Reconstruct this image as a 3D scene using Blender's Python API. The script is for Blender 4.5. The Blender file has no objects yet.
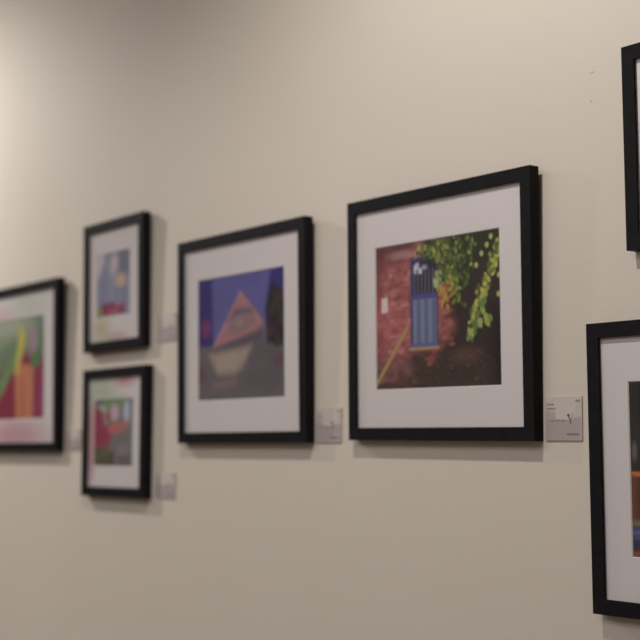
import bpy, bmesh, math, random
import numpy as np
from mathutils import Matrix, Vector

SC = bpy.context.scene
COL = SC.collection
EYE = 1.55                 # height of the camera above the floor
WY = 0.0                   # picture wall plane (room on the -y side)
DEPTH = 0.0231             # how far the frames stand off the wall

# ------------------------------------------------------------------ materials
def lin(c):
    return tuple((v/255/12.92) if v/255 <= 0.04045 else ((v/255+0.055)/1.055)**2.4 for v in c)

def new_mat(name):
    m = bpy.data.materials.new(name); m.use_nodes = True
    nt = m.node_tree; b = nt.nodes['Principled BSDF']
    return m, nt, b

def N(nt, t, **kw):
    n = nt.nodes.new(t)
    for k, v in kw.items():
        setattr(n, k, v)
    return n

def wall_material():
    m, nt, b = new_mat('cream_wall_paint')
    L = nt.links
    tc = N(nt, 'ShaderNodeTexCoord')
    # faint roller blotches of the paint itself
    n1 = N(nt, 'ShaderNodeTexNoise'); n1.inputs['Scale'].default_value = 1.6; n1.inputs['Detail'].default_value = 3
    L.new(tc.outputs['Object'], n1.inputs['Vector'])
    r1 = N(nt, 'ShaderNodeValToRGB')
    r1.color_ramp.elements[0].position = .3; r1.color_ramp.elements[0].color = (.654, .587, .516, 1)
    r1.color_ramp.elements[1].position = .7; r1.color_ramp.elements[1].color = (.680, .613, .543, 1)
    L.new(n1.outputs['Fac'], r1.inputs['Fac'])
    col = r1.outputs['Color']
    # two old scuffs in the paint (object coordinates of the wall)
    sep = N(nt, 'ShaderNodeSeparateXYZ'); L.new(tc.outputs['Object'], sep.inputs[0])
    for (x, z, rx, rz, slope, amt) in ((-1.4671, EYE+.6512, .0062, .0016, .22, .55), (-1.4694, EYE+.6016, .0022, .0026, 0, .6)):
        dx = N(nt, 'ShaderNodeMath', operation='SUBTRACT'); L.new(sep.outputs['X'], dx.inputs[0]); dx.inputs[1].default_value = x
        dz = N(nt, 'ShaderNodeMath', operation='SUBTRACT'); L.new(sep.outputs['Z'], dz.inputs[0]); dz.inputs[1].default_value = z
        sl = N(nt, 'ShaderNodeMath', operation='MULTIPLY_ADD'); L.new(dx.outputs[0], sl.inputs[0]); sl.inputs[1].default_value = -slope; L.new(dz.outputs[0], sl.inputs[2])
        ax = N(nt, 'ShaderNodeMath', operation='DIVIDE'); L.new(dx.outputs[0], ax.inputs[0]); ax.inputs[1].default_value = rx
        az = N(nt, 'ShaderNodeMath', operation='DIVIDE'); L.new(sl.outputs[0], az.inputs[0]); az.inputs[1].default_value = rz
        cb = N(nt, 'ShaderNodeCombineXYZ'); L.new(ax.outputs[0], cb.inputs[0]); L.new(az.outputs[0], cb.inputs[1])
        ln = N(nt, 'ShaderNodeVectorMath', operation='LENGTH'); L.new(cb.outputs[0], ln.inputs[0])
        mr = N(nt, 'ShaderNodeMapRange'); mr.inputs['From Min'].default_value = 1.2; mr.inputs['From Max'].default_value = .3
        mr.inputs['To Min'].default_value = 0; mr.inputs['To Max'].default_value = amt
        L.new(ln.outputs['Value'], mr.inputs['Value'])
        mx = N(nt, 'ShaderNodeMix', data_type='RGBA'); L.new(mr.outputs[0], mx.inputs['Factor'])
        L.new(col, mx.inputs['A']); mx.inputs['B'].default_value = (.16, .13, .10, 1)
        col = mx.outputs['Result']
    L.new(col, b.inputs['Base Color'])
    b.inputs['Roughness'].default_value = .62
    b.inputs['Specular IOR Level'].default_value = .3
    n2 = N(nt, 'ShaderNodeTexNoise'); n2.inputs['Scale'].default_value = 95; n2.inputs['Detail'].default_value = 4
    mp = N(nt, 'ShaderNodeMapping'); mp.inputs['Scale'].default_value = (.45, 1, 1)
    L.new(tc.outputs['Object'], mp.inputs['Vector']); L.new(mp.outputs[0], n2.inputs['Vector'])
    n3 = N(nt, 'ShaderNodeTexNoise'); n3.inputs['Scale'].default_value = 7; n3.inputs['Detail'].default_value = 2
    L.new(tc.outputs['Object'], n3.inputs['Vector'])
    b1 = N(nt, 'ShaderNodeBump'); b1.inputs['Strength'].default_value = .07; b1.inputs['Distance'].default_value = .004
    L.new(n2.outputs['Fac'], b1.inputs['Height'])
    b2 = N(nt, 'ShaderNodeBump'); b2.inputs['Strength'].default_value = .03; b2.inputs['Distance'].default_value = .02
    L.new(n3.outputs['Fac'], b2.inputs['Height']); L.new(b1.outputs[0], b2.inputs['Normal'])
    L.new(b2.outputs[0], b.inputs['Normal'])
    return m

def plain_noise(name, c0, c1, scale, rough, bump=0, spec=.3):
    m, nt, b = new_mat(name); L = nt.links
    tc = N(nt, 'ShaderNodeTexCoord')
    n1 = N(nt, 'ShaderNodeTexNoise'); n1.inputs['Scale'].default_value = scale; n1.inputs['Detail'].default_value = 4
    L.new(tc.outputs['Object'], n1.inputs['Vector'])
    r = N(nt, 'ShaderNodeValToRGB')
    r.color_ramp.elements[0].position = .3; r.color_ramp.elements[0].color = (*c0, 1)
    r.color_ramp.elements[1].position = .7; r.color_ramp.elements[1].color = (*c1, 1)
    L.new(n1.outputs['Fac'], r.inputs['Fac']); L.new(r.outputs['Color'], b.inputs['Base Color'])
    b.inputs['Roughness'].default_value = rough; b.inputs['Specular IOR Level'].default_value = spec
    if bump:
        bp = N(nt, 'ShaderNodeBump'); bp.inputs['Strength'].default_value = bump; bp.inputs['Distance'].default_value = .001
        L.new(n1.outputs['Fac'], bp.inputs['Height']); L.new(bp.outputs[0], b.inputs['Normal'])
    return m

def ink_material(name, rough, spec):
    """Printed paper: colours come from the mesh's own ink attribute plus a fine paper grain."""
    m, nt, b = new_mat(name); L = nt.links
    at = N(nt, 'ShaderNodeAttribute', attribute_name='ink')
    tc = N(nt, 'ShaderNodeTexCoord')
    n1 = N(nt, 'ShaderNodeTexNoise'); n1.inputs['Scale'].default_value = 420
    L.new(tc.outputs['Object'], n1.inputs['Vector'])
    mr = N(nt, 'ShaderNodeMapRange'); mr.inputs['To Min'].default_value = .94; mr.inputs['To Max'].default_value = 1.06
    L.new(n1.outputs['Fac'], mr.inputs['Value'])
    sc = N(nt, 'ShaderNodeVectorMath', operation='SCALE'); L.new(at.outputs['Color'], sc.inputs[0]); L.new(mr.outputs[0], sc.inputs['Scale'])
    L.new(sc.outputs[0], b.inputs['Base Color'])
    b.inputs['Roughness'].default_value = rough; b.inputs['Specular IOR Level'].default_value = spec
    return m

def glass_material():
    m = bpy.data.materials.new('picture_glass'); m.use_nodes = True
    nt = m.node_tree; nt.nodes.clear(); L = nt.links
    out = N(nt, 'ShaderNodeOutputMaterial')
    tr = N(nt, 'ShaderNodeBsdfTransparent'); tr.inputs['Color'].default_value = (.985, .99, .988, 1)
    gl = N(nt, 'ShaderNodeBsdfGlossy'); gl.inputs['Roughness'].default_value = .03
    fr = N(nt, 'ShaderNodeFresnel')
    # the same few percent of mirror on entering and on leaving the pane
    ge = N(nt, 'ShaderNodeNewGeometry')
    mr = N(nt, 'ShaderNodeMapRange'); mr.inputs['To Min'].default_value = 1.25; mr.inputs['To Max'].default_value = 1/1.25
    L.new(ge.outputs['Backfacing'], mr.inputs['Value']); L.new(mr.outputs[0], fr.inputs['IOR'])
    mx = N(nt, 'ShaderNodeMixShader')
    L.new(fr.outputs[0], mx.inputs[0]); L.new(tr.outputs[0], mx.inputs[1]); L.new(gl.outputs[0], mx.inputs[2])
    L.new(mx.outputs[0], out.inputs['Surface'])
    return m

M = dict(
    wall=wall_material(),
    plain_wall=plain_noise('room_wall_paint', (.52, .48, .42), (.56, .51, .45), 2, .7),
    ceiling=plain_noise('ceiling_paint', (.66, .64, .60), (.70, .68, .64), 3, .8),
    floor=plain_noise('grey_brown_floor', (.15, .125, .10), (.20, .17, .14), 5, .45),
    moulding=plain_noise('black_satin_wood', (.0090, .0082, .0092), (.0130, .0120, .0136), 60, .55, .12, .08),
    board=plain_noise('brown_backing_board', (.20, .13, .08), (.25, .17, .10), 40, .8),
    core=plain_noise('white_mat_core', (.68, .65, .63), (.72, .69, .67), 50, .8),
    mat=ink_material('off_white_mat_board', .85, .2),
    photo=ink_material('photographic_paper', .35, .3),
    card=plain_noise('white_card_edge', (.48, .42, .33), (.54, .47, .37), 80, .7),
    cardface=ink_material('printed_card_face', .5, .3),
    glass=glass_material(),
)

# ------------------------------------------------------------------ mesh helpers
def link(name, me, mat, parent=None):
    o = bpy.data.objects.new(name, me); COL.objects.link(o)
    if mat: me.materials.append(mat)
    if parent: o.parent = parent
    return o

def box_mesh(name, x0, x1, y0, y1, z0, z1, bevel=0):
    bm = bmesh.new(); bmesh.ops.create_cube(bm, size=1)
    for v in bm.verts:
        v.co = Vector((x0+(v.co.x+.5)*(x1-x0), y0+(v.co.y+.5)*(y1-y0), z0+(v.co.z+.5)*(z1-z0)))
    if bevel:
        bmesh.ops.bevel(bm, geom=bm.edges[:], offset=bevel, segments=2, affect='EDGES', profile=.5)
    me = bpy.data.meshes.new(name); bm.to_mesh(me); bm.free(); return me

def ring_mesh(name, w, h, profile):
    """Mitred rectangular moulding: profile = [(inset from the outer edge, y)] closed loop."""
    bm = bmesh.new(); rings = []
    for (a, y) in profile:
        rings.append([bm.verts.new((x, y, z)) for x, z in ((a, a), (w-a, a), (w-a, h-a), (a, h-a))])
    n = len(profile)
    for i in range(n):
        p, q = rings[i], rings[(i+1) % n]
        for k in range(4):
            l = (k+1) % 4
            bm.faces.new((p[k], p[l], q[l], q[k]))
    bmesh.ops.recalc_face_normals(bm, faces=bm.faces[:])
    me = bpy.data.meshes.new(name); bm.to_mesh(me); bm.free(); return me

def raster_mesh(name, x0, x1, z0, z1, y, img):
    """A flat printed sheet facing -y; img[h,w,3] holds linear ink colours, row 0 on top."""
    h, w = img.shape[:2]
    xs = np.linspace(x0, x1, w); zs = np.linspace(z1, z0, h)
    X, Z = np.meshgrid(xs, zs)
    co = np.stack([X, np.full_like(X, y), Z], -1).reshape(-1, 3)
    idx = np.arange(h*w).reshape(h, w)
    f = np.stack([idx[:-1, :-1], idx[1:, :-1], idx[1:, 1:], idx[:-1, 1:]], -1).reshape(-1, 4)
    me = bpy.data.meshes.new(name); me.from_pydata(co.tolist(), [], f.tolist())
    at = me.color_attributes.new('ink', 'FLOAT_COLOR', 'POINT')
    rgba = np.ones((h*w, 4), np.float32); rgba[:, :3] = np.clip(img, .003, .9).reshape(-1, 3)
    at.data.foreach_set('color', rgba.ravel()); me.update()
    return me

# ------------------------------------------------------------------ the artwork (drawn in u, v; v runs downwards)
INK = 1.45
def ink(c):
    a = np.array(lin(c)); g = a @ np.array((.3, .59, .11))
    return (a*.93+g*.07)*INK

class Sheet:
    def __init__(s, w, h, base, seed=1):
        s.w, s.h = w, h
        s.u, s.v = np.meshgrid((np.arange(w)+.5)/w, (np.arange(h)+.5)/h)
        s.a = np.empty((h, w, 3)); s.a[:] = ink(base)
        s.asp = w/h; s.rs = np.random.RandomState(seed)
    def blend(s, mask, c, al=1.0):
        m = (np.clip(mask, 0, 1)*al)[..., None]
        s.a = s.a*(1-m)+ink(c)*m
    def poly(s, pts, c, soft=.012, al=1.0):
        d = np.full(s.u.shape, 1e9); inside = np.zeros(s.u.shape, bool)
        n = len(pts)
        for i in range(n):
            (x1, y1), (x2, y2) = pts[i], pts[(i+1) % n]
            cond = ((y1 > s.v) != (y2 > s.v))
            xi = (x2-x1)*(s.v-y1)/((y2-y1) if y2 != y1 else 1e-9)+x1
            inside ^= cond & (s.u < xi)
            d = np.minimum(d, s._seg(x1, y1, x2, y2))
        sd = np.where(inside, d, -d)
        s.blend(sd/soft+.5, c, al)
    def _seg(s, x1, y1, x2, y2):
        k = s.asp
        ax, ay, bx, by = x1*k, y1, x2*k, y2
        px, py = s.u*k, s.v
        L = (bx-ax)**2+(by-ay)**2+1e-12
        t = np.clip(((px-ax)*(bx-ax)+(py-ay)*(by-ay))/L, 0, 1)
        return np.hypot(px-ax-t*(bx-ax), py-ay-t*(by-ay))
    def line(s, pts, wd, c, soft=.01, al=1.0):
        d = np.full(s.u.shape, 1e9)
        for p, q in zip(pts[:-1], pts[1:]):
            d = np.minimum(d, s._seg(*p, *q))
        s.blend((wd/2-d)/soft+.5, c, al)
    def rect(s, u0, v0, u1, v1, c, soft=.008, al=1.0):
        s.poly([(u0, v0), (u1, v0), (u1, v1), (u0, v1)], c, soft, al)
    def blob(s, u, v, ru, rv, c, ang=0, soft=.35, al=1.0):
        ca, sa = math.cos(ang), math.sin(ang)
        x, y = (s.u-u)*s.asp, s.v-v
        p, q = (x*ca+y*sa)/(ru*s.asp), (-x*sa+y*ca)/rv
        s.blend((1-np.hypot(p, q))/soft+.5, c, al)
    def noise(s, n, amt, lo=0):
        g = s.rs.rand(n+2, n+2)
        x, y = s.u*n, s.v*n; i, j = x.astype(int), y.astype(int); fx, fy = x-i, y-j
        fx = fx*fx*(3-2*fx); fy = fy*fy*(3-2*fy)
        val = (g[j, i]*(1-fx)+g[j, i+1]*fx)*(1-fy)+(g[j+1, i]*(1-fx)+g[j+1, i+1]*fx)*fy
        s.a *= (1+amt*(val-.5)*2)[..., None]
        return val

def brick_window_photo():
    s = Sheet(190, 158, (146, 82, 84), 3); r = random.Random(11)
    # courses of brick
    for i in range(44):
        v = (i+.5)/44
        s.line([(0, v), (1, v)], .004, (120, 62, 62), .006, .45)
        for k in range(15):
            u = (k+(.5 if i % 2 else 0)+r.uniform(-.1, .1))/15
            c = r.choice(((165, 100, 98), (150, 78, 78), (125, 60, 62), (158, 92, 92), (120, 72, 70)))
            s.rect(u, v-.009, u+.06, v+.009, c, .008, r.uniform(.15, .6))
    for i in range(260):
        s.blob(r.uniform(0, .7), r.uniform(0, .9), r.uniform(.012, .035), r.uniform(.008, .02), r.choice(((182, 128, 126), (100, 50, 54), (160, 90, 90), (118, 56, 58), (140, 72, 76))), 0, .9, r.uniform(.25, .6))
    s.noise(9, .22); s.noise(34, .2)
    s.blob(.14, .02, .24, .12, (70, 40, 42), 0, .9, .75)
    s.blob(.02, .12, .06, .25, (95, 45, 50), 0, .9, .7)
    s.rect(.0, .30, .05, .46, (136, 52, 56), .09, .6)
    s.rect(.053, .362, .107, .465, (192, 172, 172), .012)
    s.blob(.24, .08, .12, .03, (175, 130, 130), 0, .9, .5)
    # dark planting and shade on the right and along the bottom
    s.poly([(.62, -.1), (1.1, -.1), (1.1, 1.1), (.32, 1.1), (.40, .83), (.60, .60), (.56, .40)], (46, 40, 40), .22, .97)
    s.rect(-.1, .86, 1.1, 1.1, (60, 50, 47), .22, .92)
    for i in range(60):
        s.blob(r.uniform(0, .36), r.gauss(.88, .06), .03, .018, r.choice(((64, 48, 46), (128, 88, 86), (52, 40, 40))), 0, .9, .5)
    s.poly([(.28, .735), (.70, .735), (.70, 1.0), (.30, .93)], (58, 46, 44), .09, .85)
    for i in range(46):
        cu, cv, cs = ((.46, .80, .030), (.585, .66, .026), (.60, .59, .022), (.575, .50, .02))[i % 4]
        s.blob(r.gauss(cu, cs), r.gauss(cv, cs), .022, .013, r.choice(((140, 76, 72), (120, 58, 56), (152, 92, 86))), 0, .8, .55)
    s.blob(.74, .79, .10, .05, (92, 66, 58), 0, 1.0, .6)
    s.blob(.13, .84, .16, .06, (120, 80, 80), 0, 1.0, .5)
    for i in range(230):
        s.blob(r.uniform(.1, .95), r.uniform(.74, .99), .006, .005, r.choice(((110, 84, 72), (40, 34, 32), (92, 70, 62))), 0, .8, .6)
    s.rect(.93, .5, 1.05, 1.05, (28, 26, 28), .12, .8)
    # barred blue window
    s.rect(.300, .112, .522, .718, (60, 52, 88), .01)
    s.rect(.304, .118, .520, .712, (64, 62, 108), .008)
    s.rect(.318, .135, .510, .366, (48, 43, 58), .008)
    s.rect(.330, .165, .352, .222, (186, 184, 198), .012, .85)
    s.rect(.345, .150, .372, .196, (176, 174, 190), .012, .8)
    s.rect(.368, .190, .398, .226, (190, 188, 202), .012, .85)
    s.rect(.396, .172, .436, .200, (150, 150, 176), .014, .75)
    for k in range(6):
        u = .334+k*.030
        s.line([(u, .20), (u, .362)], .007, (120, 112, 140), .008, .75)
    s.rect(.306, .366, .520, .394, (72, 68, 124), .008)
    s.rect(.318, .398, .510, .692, (96, 103, 130), .008)
    for k in range(6):
        u = .336+k*.031
        s.line([(u, .405), (u, .688)], .010, (60, 64, 92) if k % 2 else (118, 126, 152), .008, .8)
    s.rect(.304, .692, .520, .714, (82, 90, 138), .008)
    s.rect(.285, .716, .530, .738, (150, 122, 98), .008)
    # ochre rail
    s.line([(-.01, .975), (.27, .590)], .026, (148, 122, 74), .014)
    s.line([(-.01, .965), (.27, .580)], .006, (176, 150, 96), .010, .7)
    # dark mass of the creeper, then its leaves
    s.poly([(.40, -.05), (1.05, -.05), (1.05, .2), (.86, .2), (.72, .34), (.66, .46), (.55, .36), (.56, .20), (.42, .12)], (42, 46, 34), .06, .92)
    greens = ((112, 122, 54), (146, 148, 66), (78, 94, 48), (62, 76, 44), (54, 62, 42), (44, 50, 38), (92, 104, 50))
    def leaves(path, n, spread, cols, size=.0135):
        for i in range(n):
            t = r.random()*(len(path)-1); k = int(t); f = t-k
            u = path[k][0]*(1-f)+path[k+1][0]*f+r.gauss(0, spread)
            v = path[k][1]*(1-f)+path[k+1][1]*f+r.gauss(0, spread)
            s.blob(u, v, size*r.uniform(.55, 1.1), size*r.uniform(.8, 1.7), r.choice(cols), r.uniform(-.9, .9), .4, r.uniform(.7, 1))
    leaves([(.385, .105), (.45, .09), (.53, .03), (.62, .0)], 80, .026, greens)
    leaves([(.50, .06), (.60, .14), (.60, .28), (.66, .42)], 230, .042, greens)
    leaves([(.66, .02), (.72, .12), (.70, .28)], 90, .05, greens[2:]+((140, 138, 70),))
    leaves([(.56, .30), (.57, .39), (.60, .42)], 36, .026, ((164, 104, 56), (170, 130, 70), (146, 72, 58), (140, 134, 70)))
    leaves([(.53, .22), (.515, .32)], 16, .012, ((128, 140, 92), (150, 158, 110)))
    leaves([(.985, .08), (.985, .16), (.93, .25), (.88, .36), (.81, .51), (.78, .58)], 105, .017, greens[:3]+((168, 164, 76), (160, 152, 78), (70, 84, 46)), .0155)
    leaves([(.87, .45), (.85, .55), (.79, .63), (.775, .67)], 34, .018, ((112, 136, 66), (142, 150, 76), (78, 108, 56)), .0165)
    leaves([(.89, .55), (.89, .60)], 9, .010, ((142, 144, 70), (112, 130, 66)), .017)
    for (u, v) in ((.86, .15), (.82, .22), (.985, .3), (.9, .1), (.93, .05), (.98, .42)):
        s.blob(u, v, .014, .018, (160, 168, 90), 0, .4, .8)
    return s.a

def gabled_building_photo():
    s = Sheet(150, 126, (88, 84, 136), 5); r = random.Random(2)
    s.blend(1-s.v/.6, (80, 76, 138), .7)
    s.poly([(-.1, -.1), (.17, -.1), (.19, .58), (-.1, .58)], (44, 36, 98), .05, .95)
    s.poly([(.86, -.1), (1.1, -.1), (1.1, .3), (.80, .34)], (48, 38, 104), .06, .95)
    s.blob(.10, .41, .05, .07, (118, 46, 98), 0, .9, .9)
    s.rect(-.1, .555, 1.1, 1.1, (92, 86, 92), .03)
    s.poly([(.62, .25), (.80, .45), (.85, 1.05), (.5, .7)], (98, 90, 100), .10, .8)
    # gable roof in coral with grey panels
    s.poly([(.512, .155), (.76, .40), (.70, .50), (.20, .57)], (150, 102, 106), .05)
    s.line([(.512, .16), (.20, .56)], .022, (170, 122, 116), .035, .8)
    s.poly([(.36, .372), (.50, .335), (.68, .325), (.64, .275), (.44, .285)], (92, 84, 104), .04, .95)
    s.poly([(.33, .47), (.40, .39), (.62, .35), (.68, .38), (.60, .44)], (116, 100, 110), .05, .7)
    s.blob(.50, .39, .09, .055, (122, 104, 110), -.2, .6, .95)
    s.blob(.50, .40, .045, .026, (150, 112, 108), -.2, .5, .8)
    s.line([(.53, .18), (.75, .41)], .018, (164, 116, 112), .03, .7)
    s.line([(.30, .475), (.48, .47), (.66, .40)], .02, (122, 96, 104), .02, .7)
    s.poly([(.20, .585), (.74, .45), (.78, .52), (.62, .60), (.22, .63)], (78, 72, 84), .05, .95)
    # pale walls below the eaves
    s.poly([(.14, .625), (.64, .575), (.53, .735), (.45, .79), (.24, .79)], (150, 132, 122), .07, .95)
    for k in range(6):
        u = .22+k*.06
        s.line([(u, .63), (u+.01, .77)], .008, (126, 110, 104), .012, .6)
    s.poly([(.66, .56), (1.1, .62), (1.1, 1.1), (.45, 1.1)], (84, 78, 84), .1, .8)
    s.rect(-.1, .90, 1.1, 1.1, (96, 88, 92), .14, .7)
    s.poly([(.19, .86), (.46, .83), (.46, .875), (.21, .895)], (128, 100, 98), .06, .85)
    # dark tree on the right
    s.poly([(.85, .10), (.93, .16), (1.1, .22), (1.1, .62), (.80, .57), (.79, .30)], (40, 32, 38), .05, .97)
    for i in range(50):
        s.blob(r.uniform(.84, 1), r.uniform(.2, .6), .022, .022, r.choice(((84, 44, 50), (52, 56, 42), (30, 26, 32), (36, 30, 36), (44, 40, 40))), 0, .8, .7)
    s.blob(.935, .71, .045, .05, (100, 52, 64), 0, 1.2, .7)
    s.blob(.03, .79, .05, .06, (94, 50, 60), 0, 1.2, .8)
    s.noise(14, .07)
    return s.a

def blue_room_photo():
    s = Sheet(84, 80, (122, 124, 148), 7); r = random.Random(4)
    for k in range(9):
        u = .1+k*.1
        s.line([(u, .1), (u+r.uniform(-.03, .03), .85)], .03, r.choice(((132, 134, 158), (90, 92, 116), (118, 122, 150))), .05, .6)
    s.poly([(.25, -.05), (1.05, -.05), (1.05, .42), (.62, .42)], (96, 96, 116), .14, .7)
    s.blob(.52, .18, .12, .17, (186, 166, 172), .1, 1.1, .85)
    s.line([(.46, .3), (.44, .78)], .05, (150, 152, 174), .08, .6)
    s.blob(.715, .45, .16, .10, (182, 158, 134), 0, .9, .9)
    s.poly([(-.1, -.1), (.28, -.1), (.20, .16), (.08, .34), (-.1, .42)], (182, 172, 182), .14, .95)
    s.rect(.0, .45, .08, .85, (124, 132, 160), .1, .6)
    for i in range(45):
        s.blob(r.uniform(.16, .78), r.uniform(.80, .99), .06, .045, r.choice(((140, 44, 84), (112, 38, 70), (156, 66, 100), (96, 56, 76))), 0, .7, .75)
    for i in range(16):
        s.blob(r.uniform(-.02, .14), r.uniform(.86, 1.0), .05, .04, r.choice(((122, 124, 68), (142, 130, 70), (100, 110, 66))), 0, .7, .8)
    s.line([(.1, .97), (.7, 1.0)], .04, (124, 146, 110), .04, .8)
    return s.a

def red_garden_photo():
    s = Sheet(84, 80, (108, 100, 106), 9); r = random.Random(8)
    s.rect(.25, -.05, 1.26, .14, (102, 132, 92), .10, .9)
    s.poly([(.12, .10), (.30, .10), (.36, .40), (.26, .40)], (158, 160, 138), .05, .9)
    s.blob(.52, .21, .12, .12, (180, 154, 164), 0, .7, .9)
    s.blob(.83, .20, .09, .16, (164, 168, 188), 0, .7, .9)
    s.rect(.90, -.05, 1.1, 1.1, (112, 112, 116), .06, .8)
    s.poly([(-.1, .12), (.10, .14), (.24, .34), (.46, .56), (.36, .72), (-.1, .72)], (134, 38, 72), .06, .97)
    for i in range(40):
        s.blob(r.uniform(0, .4), r.uniform(.2, .7), .05, .05, r.choice(((150, 44, 80), (112, 32, 60), (140, 60, 84))), 0, .8, .6)
    s.blob(.62, .42, .22, .085, (166, 98, 88), -.1, .9, .85)
    s.blob(.46, .44, .08, .06, (190, 84, 84), 0, .7, .8)
    s.poly([(-.1, .74), (.36, .72), (.50, 1.1), (-.1, 1.1)], (84, 78, 58), .10, .95)
    for i in range(30):
        s.blob(r.uniform(0, .48), r.uniform(.74, 1), .05, .05, r.choice(((76, 84, 54), (104, 66, 60), (66, 62, 46), (88, 92, 66))), 0, .8, .7)
    s.blob(.74, .74, .14, .08, (132, 118, 122), 0, .8, .6)
    s.blob(.80, .92, .2, .1, (92, 86, 92), 0, .8, .7)
    return s.a

def tropical_leaf_photo():
    s = Sheet(150, 126, (124, 32, 62), 12); r = random.Random(6)
    s.rect(-.1, -.1, 1.1, .34, (120, 134, 110), .12, .95)
    s.blob(.2, .05, .5, .12, (150, 158, 140), 0, .9, .8)
    s.poly([(.80, -.05), (1.05, -.05), (1.05, .34), (.86, .42)], (116, 130, 120), .06, .95)
    s.poly([(.70, .12), (.86, .10), (.84, .34), (.74, .42)], (150, 120, 140), .06, .9)
    s.rect(-.1, .52, .40, 1.1, (126, 28, 60), .06, .9)
    # orange stalks
    s.poly([(.42, .44), (.79, .48), (.775, 1.05), (.45, 1.05)], (178, 112, 80), .04)
    for k in range(4):
        u = .47+k*.085
        s.line([(u, .46), (u-.005, 1.05)], .014, (160, 80, 60), .018, .7)
    s.poly([(.56, .60), (.60, .60), (.60, 1.05), (.55, 1.05)], (136, 44, 60), .03, .6)
    # big green leaves, yellow rib
    s.poly([(-.05, .66), (.22, .44), (.50, .22), (.62, .26), (.40, .50), (.16, .74), (-.05, .92)], (86, 122, 80), .05, .95)
    for k in range(26):
        t = r.random(); u0 = .02+.5*t; v0 = .80-.48*t+r.uniform(-.08, .06)
        s.line([(u0, v0), (u0+.12, v0-.13)], r.uniform(.010, .026), r.choice(((64, 100, 66), (112, 148, 96), (96, 70, 72), (136, 152, 104))), .025, .6)
    s.poly([(-.05, .36), (.25, .26), (.5, .16), (.42, .30), (.16, .48), (-.05, .56)], (96, 118, 92), .05, .9)
    s.line([(-.05, .84), (.28, .54), (.56, .27)], .016, (142, 172, 104), .02, .8)
    s.poly([(.50, .08), (.63, .14), (.58, .34), (.47, .56), (.41, .55), (.47, .32)], (176, 164, 74), .03, .97)
    s.poly([(.72, .40), (.90, .28), (.97, .10), (.99, .30), (.90, .50), (.76, .50)], (78, 114, 72), .04, .95)
    s.poly([(.84, .02), (.92, .06), (.95, .40), (.88, .30)], (96, 112, 96), .04, .8)
    s.poly([(.84, .62), (.98, .48), (1.05, 1.05), (.80, 1.05)], (130, 40, 84), .05, .9)
    s.line([(.90, .55), (.96, .98)], .018, (160, 84, 116), .03, .7)
    return s.a

def dusk_street_photo():
    s = Sheet(150, 126, (48, 42, 42), 14); r = random.Random(16)
    s.noise(10, .3)
    s.rect(-.1, -.1, 1.1, .2, (42, 38, 40), .1, .7)
    s.blob(.03, .40, .014, .05, (94, 88, 90), 0, .9, .9)
    s.blob(.24, .30, .03, .06, (110, 100, 90), 0, .9, .7)
    s.rect(-.1, .535, 1.1, .785, (82, 52, 40), .02, .95)
    s.rect(-.1, .515, 1.1, .540, (176, 98, 54), .012)
    for k in range(12):
        u = .02+k*.09
        s.line([(u, .55), (u-.004, .78)], .03, r.choice(((132, 80, 50), (110, 66, 44), (60, 44, 40))), .03, .8)
    s.rect(-.1, .785, 1.1, .82, (120, 104, 84), .02, .8)
    s.rect(-.1, .825, 1.1, .90, (66, 68, 116), .012)
    s.line([(-.1, .855), (1.1, .855)], .012, (104, 106, 150), .012, .8)
    s.rect(-.1, .90, 1.1, 1.0, (54, 50, 70), .02)
    s.rect(-.1, .955, .3, 1.1, (126, 66, 48), .02, .9)
    s.line([(.07, -.05), (.07, .52)], .02, (30, 28, 30), .02, .8)
    return s.a

def twilight_water_photo():
    s = Sheet(84, 80, (70, 78, 104), 21); r = random.Random(5)
    s.rect(-.1, .55, 1.1, 1.1, (52, 58, 76), .05)
    s.noise(6, .2)
    s.line([(-.1, .55), (1.1, .55)], .02, (150, 120, 96), .03, .8)
    return s.a

# ------------------------------------------------------------------ setting
def structure(name, me, mat):
    o = link(name, me, mat); o['kind'] = 'structure'; return o

X0, X1, Y0, CEIL = -7.5, 3.0, -5.5, EYE+1.80
structure('wall_back', box_mesh('wall_back', X0-.1, X1+.1, WY, WY+.12, 0, CEIL), M['wall'])
structure('wall_left', box_mesh('wall_left', X0-.12, X0, Y0, WY, 0, CEIL), M['plain_wall'])
structure('wall_right', box_mesh('wall_right', X1, X1+.12, Y0, WY, 0, CEIL), M['plain_wall'])
structure('wall_front', box_mesh('wall_front', X0-.1, X1+.1, Y0-.12, Y0, 0, CEIL), M['plain_wall'])
structure('floor', box_mesh('floor', X0-.12, X1+.12, Y0-.12, WY+.12, -.1, 0), M['floor'])
structure('ceiling', box_mesh('ceiling', X0-.12, X1+.12, Y0-.12, WY+.12, CEIL, CEIL+.1), M['ceiling'])

# ------------------------------------------------------------------ framed photographs
FACE = .0248      # width of the moulding seen from the front
MATY = .0072      # mat lies this far behind the moulding's face

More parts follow.
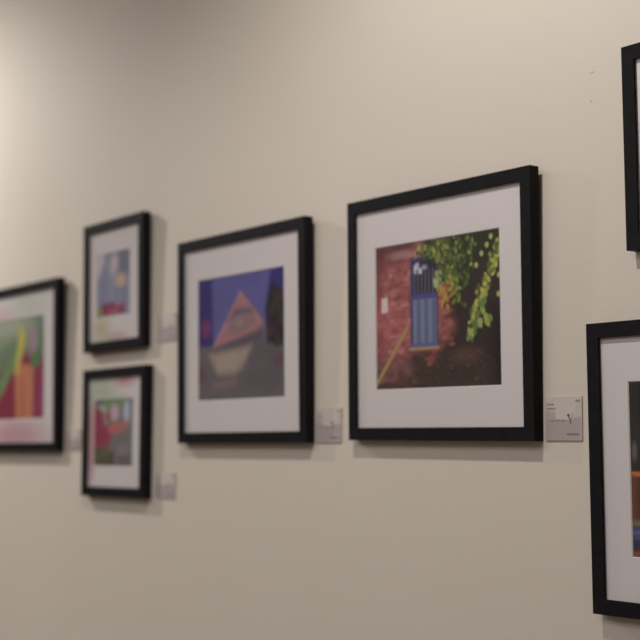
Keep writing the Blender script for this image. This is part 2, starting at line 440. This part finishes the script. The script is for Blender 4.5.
def framed_photo(x0, z0, w, h, rot, tilt, pr, art, label, group, tint=None):
    """x0,z0 lower left corner on the wall (z above the eye line); pr=(l,r,t,b) borders between frame edge and print."""
    x0 -= .0018; z0 -= .0012; w += .0033; h += .0032
    pr = (pr[0]+.0018, pr[1]+.0015, pr[2]+.0020, pr[3]+.0012)
    root = bpy.data.objects.new('framed_photo', None); COL.objects.link(root)
    root.empty_display_size = .05
    root.location = (x0, WY, EYE+z0)
    # hung on a wire: the top leans out a little, the lower edge rests on the wall
    root.rotation_euler = (math.radians(tilt), -math.radians(rot), 0)
    root['label'] = label; root['category'] = 'framed photo'; root['group'] = group
    d = DEPTH; c = .0007
    prof = [(.0, 0), (.0, -d+c), (c*.3, -d+c*.3), (c, -d), (FACE-c, -d), (FACE-c*.3, -d+c*.3), (FACE, -d+c), (FACE, -d+.0042),
            (FACE-.007, -d+.0042), (FACE-.007, 0)]
    link('moulding', ring_mesh('moulding', w, h, prof), M['moulding'], root)
    i = FACE-.0065
    link('glass', box_mesh('glass', i, w-i, -d+.0044, -d+.0060, i, h-i), M['glass'], root)
    pl, prr, pt, pb = pr
    # window mat: bevelled opening round the print
    bw = .0016
    yf, yb = -d+MATY, -d+MATY+.0016
    nx = max(40, int(w/.006)); nz = max(40, int(h/.006))
    # mat face carried as four strips of a fine grid, so it can hold colour bleed painted into the mat
    bm = bmesh.new(); lay = bm.verts.layers.float_color.new('ink')
    xs = sorted(set([i, pl-bw, w-prr+bw, w-i] + list(np.linspace(i, w-i, nx))))
    zs = sorted(set([i, pb-bw, h-pt+bw, h-i] + list(np.linspace(i, h-i, nz))))
    base = Vector((.725, .660, .675))
    vs = {}
    def vert(a, b):
        if (a, b) not in vs:
            v = bm.verts.new((xs[a], yf, zs[b])); col = base.copy()
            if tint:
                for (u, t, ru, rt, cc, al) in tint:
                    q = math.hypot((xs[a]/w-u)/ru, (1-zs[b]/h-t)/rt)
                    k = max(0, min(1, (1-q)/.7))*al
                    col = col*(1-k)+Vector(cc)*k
            v[lay] = (*col, 1); vs[(a, b)] = v
        return vs[(a, b)]
    e = 1e-6
    for a in range(len(xs)-1):
        for b in range(len(zs)-1):
            if xs[a] >= pl-bw-e and xs[a+1] <= w-prr+bw+e and zs[b] >= pb-bw-e and zs[b+1] <= h-pt+bw+e:
                continue
            bm.faces.new((vert(a, b), vert(a+1, b), vert(a+1, b+1), vert(a, b+1)))
    me = bpy.data.meshes.new('mat'); bm.to_mesh(me); bm.free()
    mo = link('mat', me, M['mat'], root)
    bm = bmesh.new()
    A = [bm.verts.new((x, yf, z)) for x, z in ((pl-bw, pb-bw), (w-prr+bw, pb-bw), (w-prr+bw, h-pt+bw), (pl-bw, h-pt+bw))]
    B = [bm.verts.new((x, yb, z)) for x, z in ((pl, pb), (w-prr, pb), (w-prr, h-pt), (pl, h-pt))]
    for k in range(4):
        l = (k+1) % 4; bm.faces.new((A[k], A[l], B[l], B[k]))
    me = bpy.data.meshes.new('mat_bevel'); bm.to_mesh(me); bm.free()
    link('mat_bevel', me, M['core'], mo)
    link('print', raster_mesh('print', pl-.002, w-prr+.002, pb-.002, h-pt+.002, yb+.0003, art), M['photo'], root)
    link('backing_board', box_mesh('backing_board', i, w-i, yb+.0010, -.0030, i, h-i), M['board'], root)
    return root

BIG, SMALL = 'large black-framed photographs on the wall', 'small black-framed photographs on the wall'
W1, H1, W2 = .5005, .4785, .3083
BR = (.0775, .083, .0993, .0985)
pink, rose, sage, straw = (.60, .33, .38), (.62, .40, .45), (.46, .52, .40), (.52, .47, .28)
framed_photo(-2.0854, .0285, W1, H1, -.31, 1.32, BR, brick_window_photo(),
             'large black frame with a photo of a barred blue window in a red brick wall', BIG)
framed_photo(-2.7314, .0222, .5024, .4790, .09, 1.32, (.0780, .0845, .0975, .0985), gabled_building_photo(),
             'large black frame with a photo of a coral gabled roof against a violet sky', BIG)
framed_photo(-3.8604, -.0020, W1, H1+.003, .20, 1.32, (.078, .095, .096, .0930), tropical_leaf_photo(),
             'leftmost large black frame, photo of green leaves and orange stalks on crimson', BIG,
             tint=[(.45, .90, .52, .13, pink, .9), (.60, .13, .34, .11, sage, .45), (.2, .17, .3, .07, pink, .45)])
framed_photo(-1.4564, -.2533, W1, .4690, -.08, 1.32, (.0770, .082, .0970, .0950), dusk_street_photo(),
             'large black frame cut off at lower right, dark photo with orange and blue bands', BIG)
framed_photo(-1.3782, .3336, W2, .3337, 0, 1.26, (.068, .068, .085, .090), twilight_water_photo(),
             'black frame cut off at upper right, only its corner strip and pale mat in view', SMALL)
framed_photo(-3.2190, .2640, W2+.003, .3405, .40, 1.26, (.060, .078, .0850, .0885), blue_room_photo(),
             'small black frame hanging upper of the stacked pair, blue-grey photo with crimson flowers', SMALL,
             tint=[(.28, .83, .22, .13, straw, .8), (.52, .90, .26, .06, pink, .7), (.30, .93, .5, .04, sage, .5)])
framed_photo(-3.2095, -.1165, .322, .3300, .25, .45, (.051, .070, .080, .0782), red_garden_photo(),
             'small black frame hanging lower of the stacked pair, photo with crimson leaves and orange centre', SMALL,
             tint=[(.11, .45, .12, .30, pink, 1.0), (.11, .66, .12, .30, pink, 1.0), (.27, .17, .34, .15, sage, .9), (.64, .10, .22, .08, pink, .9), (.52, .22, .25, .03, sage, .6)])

# ------------------------------------------------------------------ caption cards
def caption_face():
    s = Sheet(110, 104, (238, 228, 222), 31); r = random.Random(3)
    lo = (190, 176, 186)
    s.a[:] = np.array((.60, .55, .52))
    def fill(pts, c, soft=.02, al=1.0):
        d = np.array(c)/INK
        k = tuple(255*((1.055*v**(1/2.4)-.055) if v > .0031308 else 12.92*v) for v in d)
        s.poly(pts, k, soft, al)
    # paler upper panel, mauve lower panel
    fill([(0, .42), (.28, .46), (.30, .52), (.62, .52), (.86, .46), (1, .44), (1, 1), (0, 1)], (.43, .365, .375), .05)
    fill([(0, .30), (.27, .34), (.27, .5), (0, .5)], (.46, .40, .40), .05)
    fill([(.90, .10), (.985, .10), (.985, .42), (.90, .42)], (.56, .50, .38), .03)
    def dashes(v, u0, u1, hgt, c, al):
        u = u0
        while u < u1:
            w = r.uniform(.012, .035)
            s.rect(u, v-hgt/2*r.uniform(.6, 1), min(u+w, u1), v+hgt/2, c, .012, al); u += w+.008
    g = (96, 82, 74)
    dashes(.155, .04, .235, .045, g, .95)
    dashes(.255, .04, .275, .045, g, .95)
    dashes(.085, .84, .97, .050, g, .95)
    dashes(.545, .14, .24, .05, g, .6); dashes(.535, .28, .40, .05, g, .6); dashes(.545, .43, .56, .045, g, .6)
    dashes(.862, .60, .94, .040, (74, 62, 60), .95)
    # small forked mark
    s.line([(.635, .42), (.69, .53), (.70, .60)], .030, (70, 56, 54), .015, .95)
    s.line([(.77, .38), (.70, .53)], .022, (110, 96, 96), .015, .9)
    s.blob(.64, .42, .035, .035, (66, 54, 52), 0, .4, .95)
    s.line([(.862, .20), (.852, .42)], .012, (128, 118, 120), .02, .8)
    return s.a
FACE_IMG = caption_face()

def caption_card(x0, x1, z0, z1, label):
    t = .0025
    w, h = x1-x0, z1-z0
    root = bpy.data.objects.new('caption_card', None); COL.objects.link(root)
    root.empty_display_size = .02; root.location = (x0, WY, EYE+z0)
    root['label'] = label; root['category'] = 'label'; root['group'] = 'white caption cards beside the frames'
    link('card', box_mesh('card', 0, w, -t, 0, 0, h, .0004), M['card'], root)
    e = .0012
    link('printed_face', raster_mesh('printed_face', e, w-e, e, h-e, -t-.0002, FACE_IMG), M['cardface'], root)
    return root

caption_card(-1.5767, -1.4945, .0252, .0995, 'white caption card between the brick window photo and the frame at lower right')
caption_card(-2.2222, -2.1367, .0218, .0940, 'blurred caption card between the gabled roof photo and the brick window photo')
caption_card(-2.8680, -2.7832, .2725, .3418, 'blurred caption card beside the upper small frame, at left of the gabled roof photo')
caption_card(-2.8660, -2.7732, -.1137, -.0497, 'blurred caption card at lower right of the lower small frame')
caption_card(-3.3430, -3.2618, .0015, .0590, 'blurred caption card in the gap between leftmost frame and lower small frame')

# ------------------------------------------------------------------ lights
def spot(x, y, z, tx, tz, power, angle, blend, color, radius=.03):
    l = bpy.data.lights.new('ceiling_spot', 'SPOT'); o = bpy.data.objects.new('ceiling_spot', l); COL.objects.link(o)
    l.energy = power; l.spot_size = math.radians(angle); l.spot_blend = blend; l.color = color; l.shadow_soft_size = radius
    o.location = (x, y, EYE+z)
    dirv = Vector((tx, WY, EYE+tz))-o.location
    o.rotation_euler = dirv.to_track_quat('-Z', 'Y').to_euler()
    return o
WARM = (1.0, .955, .905)
spot(-1.50, -1.05, 1.62, -1.55, -.05, 61, 120, .8, WARM)
spot(-5.00, -.95, 1.55, -4.40, .22, 150, 122, 1.0, WARM)

l = bpy.data.lights.new('room_light', 'AREA'); o = bpy.data.objects.new('room_light', l); COL.objects.link(o)
l.shape = 'RECTANGLE'; l.size = 6; l.size_y = 2.5; l.energy = 90; l.color = (1.0, .97, .95)
o.location = (-2.2, -3.4, CEIL-.05)

w = bpy.data.worlds.new('World'); SC.world = w; w.use_nodes = True
w.node_tree.nodes['Background'].inputs[0].default_value = (.05, .05, .05, 1)

# ------------------------------------------------------------------ camera
yaw, pitch, roll = math.radians(51.928), math.radians(5.709), math.radians(.55)
fw = Vector((-math.sin(yaw)*math.cos(pitch), math.cos(yaw)*math.cos(pitch), math.sin(pitch)))
r0 = Vector((math.cos(yaw), math.sin(yaw), 0)); u0 = r0.cross(fw)
r2 = r0*math.cos(roll)+u0*math.sin(roll); u2 = -r0*math.sin(roll)+u0*math.cos(roll)
cam = bpy.data.cameras.new('camera'); co = bpy.data.objects.new('camera', cam); COL.objects.link(co)
mw = Matrix((r2, u2, -fw)).transposed().to_4x4(); mw.translation = Vector((0, -1.73426, EYE)); co.matrix_world = mw
cam.sensor_fit = 'HORIZONTAL'; cam.sensor_width = 24; cam.lens = 50
cam.clip_start = .05; cam.clip_end = 60
cam.dof.use_dof = True; cam.dof.focus_distance = 2.15; cam.dof.aperture_fstop = 1.9
SC.camera = co

SC.view_settings.view_transform = 'Standard'; SC.view_settings.look = 'None'
SC.view_settings.exposure = 0; SC.view_settings.gamma = 1; SC.view_settings.use_curve_mapping = False
SC.cycles.max_bounces = 10; SC.cycles.transparent_max_bounces = 12
SC.cycles.use_denoising = True
